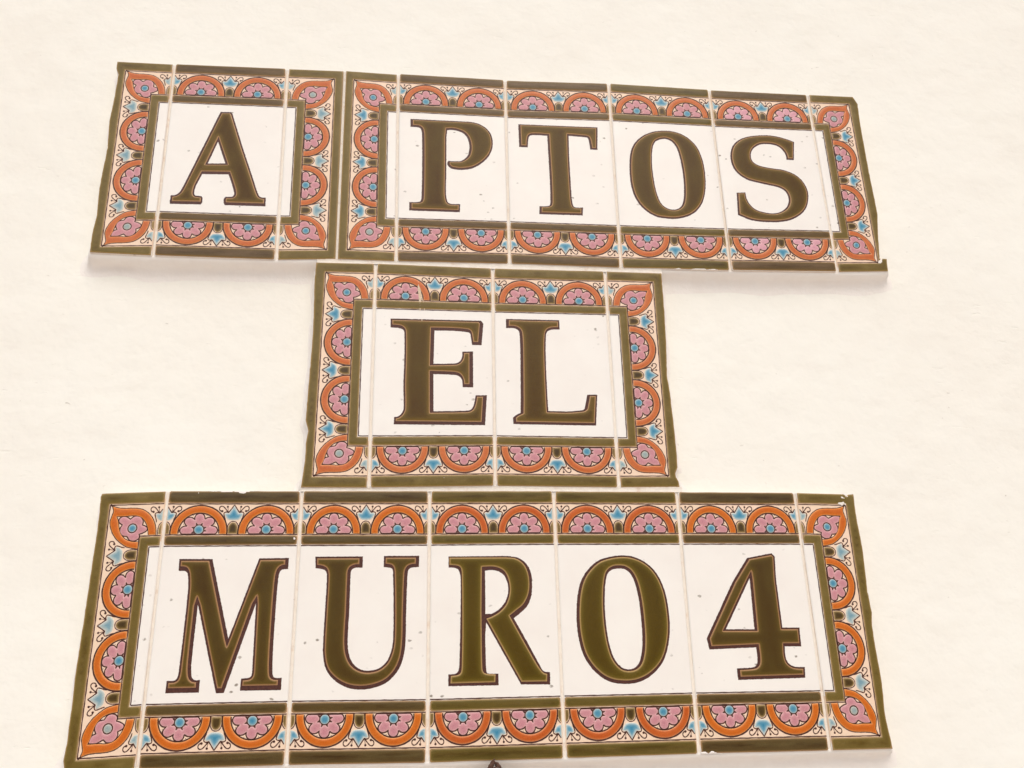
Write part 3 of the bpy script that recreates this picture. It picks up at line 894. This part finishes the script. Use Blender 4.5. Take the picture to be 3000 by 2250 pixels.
def rect(u0, v0, u1, v1, r=0.5):
    a = [(u0 + r, v0), (u1 - r, v0), (u1, v0 + r), (u1, v1 - r), (u1 - r, v1), (u0 + r, v1), (u0, v1 - r), (u0, v0 + r)]
    return np.array(a, float)


def tf_apply(g, tf):
    P, fl = tf(g['P'])
    return dict(P=P, T=g['T'][:, ::-1] if fl else g['T'], z=g['z'], t=g['t'])


def clip_lines(g, u0, u1):
    P = g['P']
    ok = (P[:, 0] > u0) & (P[:, 0] < u1)
    T = g['T'][ok[g['T']].all(1)]
    return dict(P=P, T=T, z=g['z'], t=g['t'])


BANDS = {}


def half_palm(t, cx, tf, u0, u1, pale):
    """Palmette and seed cut by the tile edge."""
    for nm, poly, mat, h, rim in (('palmette', PALM_POLY, BLUE_PALE if pale else BLUE, 0.22, 2.2), ('seed', SEED_POLY, SEED_PALE if pale else SEED, 0.25, 1.8)):
        p = poly.copy()
        if u0 - cx > -20:
            p = clip(p, 0, u0 - cx, 1)
        if u1 - cx < 20:
            p = clip(p, 0, u1 - cx, -1)
        if len(p) > 3 and abs(area(p)) > 0.8:
            g = pillow([p], 0.0, h, 1.0, rim, 0.55, (0.3, 0.7), 0.9)
            t.build(nm, g, mat, tf)


def letter_tile(t, ch):
    g = t.gl
    outline = resample(rect(g, 0.12, LET_W - t.gr, TILE_H - 0.12, 0.8), 2.0)
    wob = edge_wobble(len(outline), 0.07, ord(t.row) + t.i)
    outline = outline + np.stack([0 * wob, wob], 1)
    body = tile_body(t, outline, lambda c: ((c[:, 1] > 4) & (c[:, 1] < 29)) | ((c[:, 1] > TILE_H - 29) & (c[:, 1] < TILE_H - 4)))
    place_tile(t, 'letter_tile', body)
    u0, u1 = g + 0.4, LET_W - t.gr - 0.4
    for v0, v1 in ((0.3, 7.25), (26.05, 31.45), (TILE_H - 31.45, TILE_H - 26.05), (TILE_H - 7.25, TILE_H - 0.3)):
        p = resample(rect(u0, v0, u1, v1, 0.7), 2.2)
        p[:, 1] += edge_wobble(len(p), 0.06, int(v0 * 10) + t.i)
        t.build('olive_band', pillow([p], 0.0, 0.42, 1.6, 2.6, 1.6, (0.25, 0.7, 1.5), 2.2), OLIVE[t.tone])
    L = []
    for tf, flip in ((top_tf, 0), (bot_tf, 1)):
        for cx in (19.25, 56.3):
            f = tf(cx)
            t.build('arch', M_ARCH, ORANGE[t.orange], f)
            t.build('flower', M_FLOWER, t.pink, f)
            t.build('flower_center', M_EYE, EYE_BLUE, f)
            L += [tf_apply(M_ARCH_L, f), tf_apply(M_FLOWER_L, f)]
        f = tf(37.8)
        t.build('palmette', M_PALM, t.blue, f)
        t.build('seed', M_SEED, SEED, f)
        L.append(tf_apply(M_PALM_L, f))
        for cx in (0.6, LET_W - 0.3):
            half_palm(t, cx, tf(cx), u0, u1, t.blue is BLUE_PALE)
            L.append(clip_lines(tf_apply(M_PALM_L, tf(cx)), u0, u1))
    for v in (7.75, 25.5, 31.95):
        L += [lines_h(v, u0, u1, 0.62), lines_h(TILE_H - v, u0, u1, 0.62)]
    t.build('painted_outline', join(L), LINE)
    # the letter: a dark flat outline and the raised olive enamel inside it
    polys = [spline(q, 0.8) for q in GLYPHS[ch]]
    wl, wr, wt, wb = [1.1 * q for q in BORDER[ch]]
    if ch == 'R':
        ins = [spline(R_GLAZE, 0.8)]
    else:
        ins = [inset(q, wl, wr, wt, wb, k > 0) for k, q in enumerate(polys)]
    P, T, d = fill(polys, 0.9, (), 4.0)
    # hand-drawn edge
    P = P + np.where(d[:, None] < 1e-4, RNG.randn(len(P), 2) * 0.05, 0)
    flat = dict(P=P, T=T, z=np.full(len(P), 0.05), t=np.ones(len(P)), m=0)
    glz = pillow(ins, 0.055, 0.46, 1.6, 4.0, 0.7, (0.2, 0.45, 0.9, 1.5), 1.8)
    glz['m'] = 1
    lt = LETTER_TONE[ch]
    o = t.build('numeral' if ch == '4' else 'letter', join([flat, glz]), [LINE, LETTER[lt]])
    o['label'] = ('olive glazed numeral 4' if ch == '4' else 'olive glazed capital letter ' + ('O' if ch == '0' else ch))


def end_tile(t):
    outline, q = end_outline(t)
    g = t.gr if t.kind == 'left' else t.gl
    u1 = t.w - g - 0.4

    def cream(c):
        out = (c[:, 0] > 3.4) & (c[:, 1] > 4) & (c[:, 1] < TILE_H - 4)
        inn = (c[:, 0] > 28) & (c[:, 1] > 29) & (c[:, 1] < TILE_H - 29)
        return out & ~inn
    place_tile(t, 'border_tile', tile_body(t, outline, cream))
    # outer olive band follows the hand-cut edge
    key = t.row + str(t.i)
    iu, iv = 6.05, 6.75
    k0 = 0.12
    out = q.copy()
    out[:, 0] += k0
    out[0, 1] += 0.15
    out[-1, 1] -= 0.15
    out[:, 0] = np.minimum(out[:, 0], iu - 0.35)
    lastv, firstv = out[-1, 1], out[0, 1]
    poly = np.concatenate([out, [(u1, TILE_H - 0.3), (u1, TILE_H - iv), (iu, TILE_H - iv), (iu, iv), (u1, iv), (u1, 0.3)]])
    t.build('olive_band', pillow([poly], 0.0, 0.42, 1.6, 2.6, 1.6, (0.25, 0.7, 1.5), 2.2), OLIVE['end'])
    H = TILE_H
    fr = np.array([(u1, 26.1), (25.35, 26.1), (25.35, H - 26.1), (u1, H - 26.1), (u1, H - 31.4), (30.65, H - 31.4), (30.65, 31.4), (u1, 31.4)], float)
    t.build('inner_frame', pillow([fr], 0.0, 0.42, 1.6, 2.6, 1.6, (0.25, 0.7, 1.5), 2.2), OLIVE['end'])
    L = []
    for b in (0, 1):
        f = corner_tf(b)
        pointed = 0 if (not b and t.kind == 'left') else 1
        t.build('corner_arch', M_CARCH, ORANGE[t.orange], f)
        t.build('flower', M_CFLOWER[pointed], t.pink, f)
        t.build('flower_center', M_CEYE, EYE_GREY if (t.i + b) % 3 else EYE_BLUE, f)
        L += [tf_apply(M_CARCH_L, f), tf_apply(M_CFLOWER_L[pointed], f)]
    for cy in (55.05, H - 55.05):
        f = side_tf(cy)
        t.build('arch', M_ARCH, ORANGE[t.orange], f)
        t.build('flower', M_FLOWER, t.pink, f)
        t.build('flower_center', M_EYE, EYE_BLUE, f)
        L += [tf_apply(M_ARCH_L, f), tf_apply(M_FLOWER_L, f)]
    for cy in (36.15, H / 2, H - 36.15):
        f = side_tf(cy)
        t.build('palmette', M_PALM, t.blue, f)
        t.build('seed', M_SEED, SEED, f)
        L.append(tf_apply(M_PALM_L, f))
    for tf in (top_tf, bot_tf):
        cx = END_W - 0.2
        half_palm(t, cx, tf(cx), -99, u1, True)
        L.append(clip_lines(tf_apply(M_PALM_L, tf(cx)), 0, u1))
    a, b = 6.5, 7.35
    L += [lines_v(a, b, H - b), lines_h(b, a, u1, 0.6), lines_h(H - b, a, u1, 0.6), lines_v(24.98, 25.6, H - 25.6), lines_h(25.6, 24.98, u1), lines_h(H - 25.6, 24.98, u1),
          lines_v(31.15, 31.95, H - 31.95), lines_h(31.95, 31.15, u1), lines_h(H - 31.95, 31.15, u1)]
    t.build('painted_outline', join(L), LINE)


# width of the dark outline per letter: left, right, top, bottom (mm)
BORDER = {'A': (1.2, 0.95, 1.0, 1.9), 'P': (1.5, 0.9, 0.75, 1.5), 'T': (1.4, 1.0, 0.7, 1.4), 'O': (1.2, 0.75, 0.7, 1.2), 'S': (1.2, 0.75, 0.7, 1.2),
          'E': (1.0, 2.1, 0.95, 1.9), 'L': (1.7, 0.9, 0.9, 1.5), 'M': (0.95, 1.75, 1.0, 2.3), 'U': (0.95, 1.75, 1.0, 1.8), 'R': (1, 1, 1, 1),
          '0': (1.6, 1.0, 0.95, 1.7), '4': (1.6, 0.9, 0.9, 1.6)}
LETTER_TONE = {'A': 'brown', 'P': 'brown', 'T': 'brown', 'O': 'brown', 'S': 'brown', 'E': 'brown', 'L': 'brown', 'M': 'dark', 'U': 'dark', 'R': 'green', '0': 'green', '4': 'dark'}
TILE_TONE = {'A': 'brown', 'P': 'brown', 'T': 'brown', 'O': 'green', 'S': 'brown', 'E': 'end', 'L': 'end', 'M': 'dark', 'U': 'dark', 'R': 'green', '0': 'green', '4': 'dark'}
TILE_ORANGE = {'A': 'pale', 'P': 'pale', 'T': 'pale', 'O': 'pale', 'S': 'pale', 'E': 'pale', 'L': 'pale', 'M': 'warm', 'U': 'warm', 'R': 'red', '0': 'red', '4': 'warm'}

# ------------------------------------------------------------------ wall
WALL_Z = -10.5


_GRID = {}


def smooth_noise(x, y, cell, seed):
    if seed not in _GRID:
        _GRID[seed] = np.random.RandomState(seed).randn(256, 256)
    G = _GRID[seed]
    fx, fy = x / cell, y / cell
    ix, iy = np.floor(fx).astype(int), np.floor(fy).astype(int)
    tx, ty = fx - ix, fy - iy
    tx, ty = tx * tx * (3 - 2 * tx), ty * ty * (3 - 2 * ty)
    g = lambda a, b: G[a % 256, b % 256]
    return (g(ix, iy) * (1 - tx) + g(ix + 1, iy) * tx) * (1 - ty) + (g(ix, iy + 1) * (1 - tx) + g(ix + 1, iy + 1) * tx) * ty


def wall_height(x, y):
    z = WALL_Z + 0.9 * smooth_noise(x, y, 170, 1) + 0.42 * smooth_noise(x, y, 60, 2) + 0.22 * smooth_noise(x, y, 21, 3) + 0.09 * smooth_noise(x, y, 9.5, 4)
    return np.clip(z, -13.0, -8.2)


def make_wall():
    fine = lambda a, b, s: list(np.arange(a, b, s))
    X = np.array([-2500, -1800, -1200, -800, -500, -350, -250] + fine(-200, 800, 3.5) + [850, 950, 1100, 1400, 1900, 2600, 3200], float)
    Y = np.array([-2010, -1700, -1300, -1000, -800, -700] + fine(-640, 260, 3.5) + [300, 380, 500, 700, 1000, 1400], float)
    xx, yy = np.meshgrid(X, Y)
    x, y = xx.ravel(), yy.ravel()
    z = wall_height(x, y)
    V = np.stack([x / 1000, -z / 1000, (y + SIGN_TOP) / 1000], 1)
    nx, ny = len(X), len(Y)
    i, j = np.meshgrid(np.arange(nx - 1), np.arange(ny - 1))
    a = (j * nx + i).ravel()
    F = np.stack([a, a + 1, a + nx + 1, a + nx], 1)
    me = bpy.data.meshes.new('wall')
    me.from_pydata(V.tolist(), [], F.tolist())
    me.materials.append(WALL)
    me.polygons.foreach_set('use_smooth', np.ones(len(me.polygons), bool))
    me.update()
    o = bpy.data.objects.new('wall', me)
    COL.objects.link(o)
    o['kind'] = 'structure'
    return o


make_wall()


def make_bounce_ground():  # unseen pale sheet, added to bounce light up onto the tile undersides
    m = matte('pavement', (236, 224, 216), (222, 210, 202), 6.0, 0.4, 0.004)
    me = bpy.data.meshes.new('ground')
    me.from_pydata([(-20, -20, 0), (20, -20, 0), (20, 0.3, 0), (-20, 0.3, 0)], [], [(0, 1, 2, 3)])
    me.materials.append(m)
    o = bpy.data.objects.new('ground', me)
    COL.objects.link(o)
    o['kind'] = 'structure'


make_bounce_ground()

# ------------------------------------------------------------------ panels
PANELS = [
    ('A', 'A', 'small tile panel with the single olive letter A, left end of the top row', ),
    ('P', 'PTOS', 'long tile panel with olive letters PTOS, right part of the top row'),
    ('E', 'EL', 'tile panel with olive letters EL, middle row between the two longer rows'),
    ('M', 'MUR04', 'long tile panel with olive letters MURO and numeral 4, bottom row'),
]
TILES = {}


def mesh_obj(name, V, F, mat, parent):
    me = bpy.data.meshes.new(name)
    me.from_pydata(V, [], F)
    me.materials.append(mat)
    me.polygons.foreach_set('use_smooth', np.ones(len(me.polygons), bool))
    me.update()
    o = bpy.data.objects.new(name, me)
    COL.objects.link(o)
    o.parent = parent
    o.matrix_parent_inverse = Matrix.Translation(parent.location).inverted()
    return o


def strip(p0, p1, w0, z, seed):
    """Uneven mortar strip along p0-p1 on the wall plane."""
    p0, p1 = np.array(p0, float), np.array(p1, float)
    L = np.linalg.norm(p1 - p0)
    t = (p1 - p0) / L
    nr = np.array([-t[1], t[0]])
    n = max(4, int(L / 1.5))
    r = np.random.RandomState(seed)
    V, F = [], []
    cols = (-1, -0.62, -0.3, 0, 0.3, 0.62, 1)
    for i in range(n + 1):
        c = p0 + (p1 - p0) * i / n
        for k, o in enumerate(cols):
            zz = z - 0.35 * (1 - o * o) + 0.10 * r.randn()
            q = c + nr * o * w0
            V.append(tuple(world((q[0], q[1], zz))))
    m = len(cols)
    for i in range(n):
        for k in range(m - 1):
            a = i * m + k
            F.append((a, a + 1, a + m + 1, a + m))
    # back face keeps it solid
    o = len(V)
    for i in (0, n):
        for k in (-1, 1):
            c = p0 + (p1 - p0) * i / n + nr * k * w0
            V.append(tuple(world((c[0], c[1], -6.5))))
    F.append((o, o + 2, o + 3, o + 1))
    return V, F


def merge(parts):
    V, F = [], []
    for v, f in parts:
        o = len(V)
        V += v
        F += [tuple(a + o for a in q) for q in f]
    return V, F


def mortar_bed(row, panel, seed):
    """Painted mortar skirt from the tile edges back to the wall."""
    n = len(CORNERS[row][0]) - 3
    tl, tr = TILES[row, 0], TILES[row, n + 1]

    def edge(t):
        _, q = end_outline(t)
        q = q.copy()
        if t.kind == 'right':
            q[:, 0] = t.w - q[:, 0]
        c, s_ = math.cos(t.ang), math.sin(t.ang)
        X = t.warp(q)
        return np.stack([X[:, 0] * c - X[:, 1] * s_, X[:, 0] * s_ + X[:, 1] * c], 1) + t.centre
    l, r_ = edge(tl), edge(tr)
    bot = np.array(CORNERS[row][1][1:n + 2], float) + [0, 0.1]
    top = np.array(CORNERS[row][0][1:n + 2], float)
    poly = np.concatenate([l, bot, r_[::-1], top[::-1]])     # counter-clockwise (y up)
    poly = resample(poly, 3.0)
    rr = np.random.RandomState(seed)
    t = np.roll(poly, -3, 0) - np.roll(poly, 3, 0)
    t /= np.linalg.norm(t, axis=1)[:, None]
    nr = np.stack([t[:, 1], -t[:, 0]], 1)
    m = len(poly)
    wob = smooth_noise(np.arange(m) * 3.0, np.zeros(m), 14, seed) * 0.3
    prof = [(-1.6, -1.9), (-0.3, -0.9), (0.9, -1.3), (2.0, -2.4), (2.8, -4.2), (3.5, -6.2), (4.5, -7.9), (6.4, 1.0), (10.0, 0.3), (15.0, -0.5)]
    V, F = [], []
    wob2 = smooth_noise(np.arange(m) * 3.0, np.full(m, 9.0), 22, seed + 50)
    fac = np.clip(0.3 - 0.9 * nr[:, 1], 0.06, 1.0)     # flush on top, fuller underneath
    for k, (o, z) in enumerate(prof):
        amp = (0.35 + 0.9 * k / len(prof)) * (0.4 if k < 3 else 1)
        off = o + wob * amp + (wob2 * 0.35 * (k - 4) if k > 4 else 0) + (0.05 * rr.randn(m) if 1 < k < 8 else 0)
        off = np.where(off > 0, off * fac, off)
        q = poly + nr * off[:, None]
        zz = np.full(m, z) if k < 7 else wall_height(q[:, 0], q[:, 1]) + z
        zz = zz + (0.06 * rr.randn(m) if 3 < k < 7 else 0)
        V += [tuple(world((a[0], a[1], b))) for a, b in zip(q, zz)]
    for k in range(len(prof) - 1):
        for i in range(m):
            j = (i + 1) % m
            F.append((k * m + i, (k + 1) * m + i, (k + 1) * m + j, k * m + j))
    mesh_obj('mortar_edge', V, F, PAINT, panel)


for row, text, label in PANELS:
    top, bot = CORNERS[row]
    base = ((bot[0][0] + bot[-1][0]) / 2, (bot[0][1] + bot[-1][1]) / 2, -6.0)
    panel = bpy.data.objects.new('tile_panel', None)
    panel.empty_display_size = 0.02
    COL.objects.link(panel)
    panel.location = world(base)
    panel['label'] = label
    panel['category'] = 'tile sign'
    panel['group'] = 'tiled name panels on the wall'
    n = len(text)
    for i in range(n + 2):
        ch = text[i - 1] if 0 < i <= n else None
        near = ch or (text[0] if i == 0 else text[-1])
        t = Tile(panel, row, i, TILE_TONE[near], TILE_ORANGE[near] if ch else ('pale' if row != 'M' else 'warm'),
                 PINK_GLARE if ch in ('S',) else PINK, BLUE_PALE if (not ch and row in 'AM') else BLUE)
        TILES[row, i] = t
        if ch:
            letter_tile(t, ch)
        else:
            end_tile(t)
    parts = []
    for i in range(1, n + 2):
        a, b = np.array(top[i]), np.array(bot[i])
        parts.append(strip(a + [0, -0.15], b + [0, 0.15], 1.3, -0.85, i + ord(row)))
    if row == 'P':
        parts.append(strip(np.array(top[0]) + [0, -0.2], np.array(bot[0]) + [0, 0.2], 0.9, -0.8, 3))
    V, F = merge(parts)
    mesh_obj('joint_grout', V, F, GROUT, panel)
    mortar_bed(row, panel, ord(row))

# mortar between the rows, bedded with the middle panel
pe = TILES['E', 0].panel
cE, cM, cP = CORNERS['E'], CORNERS['M'], CORNERS['P']


def yat(pts, x):
    return float(np.interp(x, [p[0] for p in pts], [p[1] for p in pts]))


parts = []
apb = CORNERS['A'][1] + cP[1]
xs = np.linspace(138.0, 367.0, 24)
for upper, lower, xs in ((apb, cE[0], np.linspace(139.5, 366.5, 24)), (cE[1], cM[0], np.linspace(136.5, 365.5, 24))):
    V, F = [], []
    r = np.random.RandomState(5)
    m = 6
    xs = np.linspace(xs[0], xs[-1], 150)
    for x in xs:
        y0, y1 = yat(upper, x) + 0.35, yat(lower, x) - 0.35
        for k in range(m):
            f = k / (m - 1)
            V.append(tuple(world((x, y0 + (y1 - y0) * f, -0.35 - 0.35 * math.sin(math.pi * f) + 0.09 * r.randn()))))
    for i in range(len(xs) - 1):
        for k in range(m - 1):
            a = i * m + k
            F.append((a, a + 1, a + m + 1, a + m))
    mesh_obj('bed_joint', V, F, GROUT, pe)

# ------------------------------------------------------------------ chips, scratches, specks and paint on the tiles
for row, i, kind, pts in MARKS:
    t = TILES[row, i]
    p = np.array(pts, float)
    if kind == 'smear':
        p[:, 1] = np.clip(p[:, 1], 0.05, TILE_H - 0.05)
        p = resample(p, 0.5)
        p = p + np.random.RandomState(len(p)).randn(*p.shape) * 0.05
        g = pillow([p], -0.35, 0.85, 0.6, 1.0, 0.5, (0.2,), 0.9)
        m, nm = PAINT, 'paint_smear'
    else:
        g = pillow([resample(p, 0.4)], 0.3, 0.16, 0.25, 1.0, 0.4, (), 0.8)
        m, nm = (SCRATCH if kind == 'scratch' else CHIP), {'chip': 'glaze_chip', 'scratch': 'scratch', 'speck': 'paint_speck'}[kind]
    g['abs'] = True
    t.build(nm, g, m)

# ------------------------------------------------------------------ weathered metal tip at the foot of the bottom row
def hook():
    root = bpy.data.objects.new('metal_hook', None)
    root.empty_display_size = 0.01
    COL.objects.link(root)
    root.location = world((246.5, -470.0, -6.0))
    root['label'] = 'small rough dark metal tip rising in front of the lower edge of the R tile'
    root['category'] = 'hook'

    def tube(name, path, rad, seed):
        r = np.random.RandomState(seed)
        p = spline([tuple(q[:2]) + (1,) for q in path], 0.6, False)
        zz = np.interp(np.linspace(0, 1, len(p)), np.linspace(0, 1, len(path)), [q[2] for q in path])
        rr = np.interp(np.linspace(0, 1, len(p)), np.linspace(0, 1, len(rad)), rad)
        c = np.column_stack([p, zz])
        t = np.gradient(c, axis=0)
        t /= np.linalg.norm(t, axis=1)[:, None]
        V, F = [], []
        k = 10
        for a in range(len(c)):
            u = np.cross(t[a], [0, 0, 1.0])
            u /= max(np.linalg.norm(u), 1e-6)
            v = np.cross(t[a], u)
            for b in range(k):
                th = 2 * math.pi * b / k
                q = c[a] + (u * math.cos(th) + v * math.sin(th)) * rr[a] * (1 + 0.22 * r.randn())
                V.append(tuple(world(q)))
        for a in range(len(c) - 1):
            for b in range(k):
                F.append((a * k + b, a * k + (b + 1) % k, (a + 1) * k + (b + 1) % k, (a + 1) * k + b))
        V.append(tuple(world(c[-1])))
        for b in range(k):
            F.append(((len(c) - 1) * k + b, (len(c) - 1) * k + (b + 1) % k, len(V) - 1))
        return mesh_obj(name, V, F, RUST, root)

    tube('shank', [(243.0, -472, -6), (241.6, -462, 1), (242.6, -455, 4), (244.4, -451, 5), (246.2, -448.3, 5)], [3.0, 2.6, 2.2, 1.7, 0.7], 1)
    tube('prong', [(252.0, -472, -6), (252.0, -462, 1), (250.6, -456, 3), (248.8, -452.8, 4), (247.0, -450.2, 5)], [3.0, 2.6, 2.3, 1.8, 0.8], 2)
    tube('binding', [(241.0, -460, 3), (244.5, -456, 7), (247.0, -453.6, 7), (249.5, -455.0, 6), (253.0, -459.0, 3)], [1.2, 1.9, 2.2, 1.9, 1.2], 3)


hook()
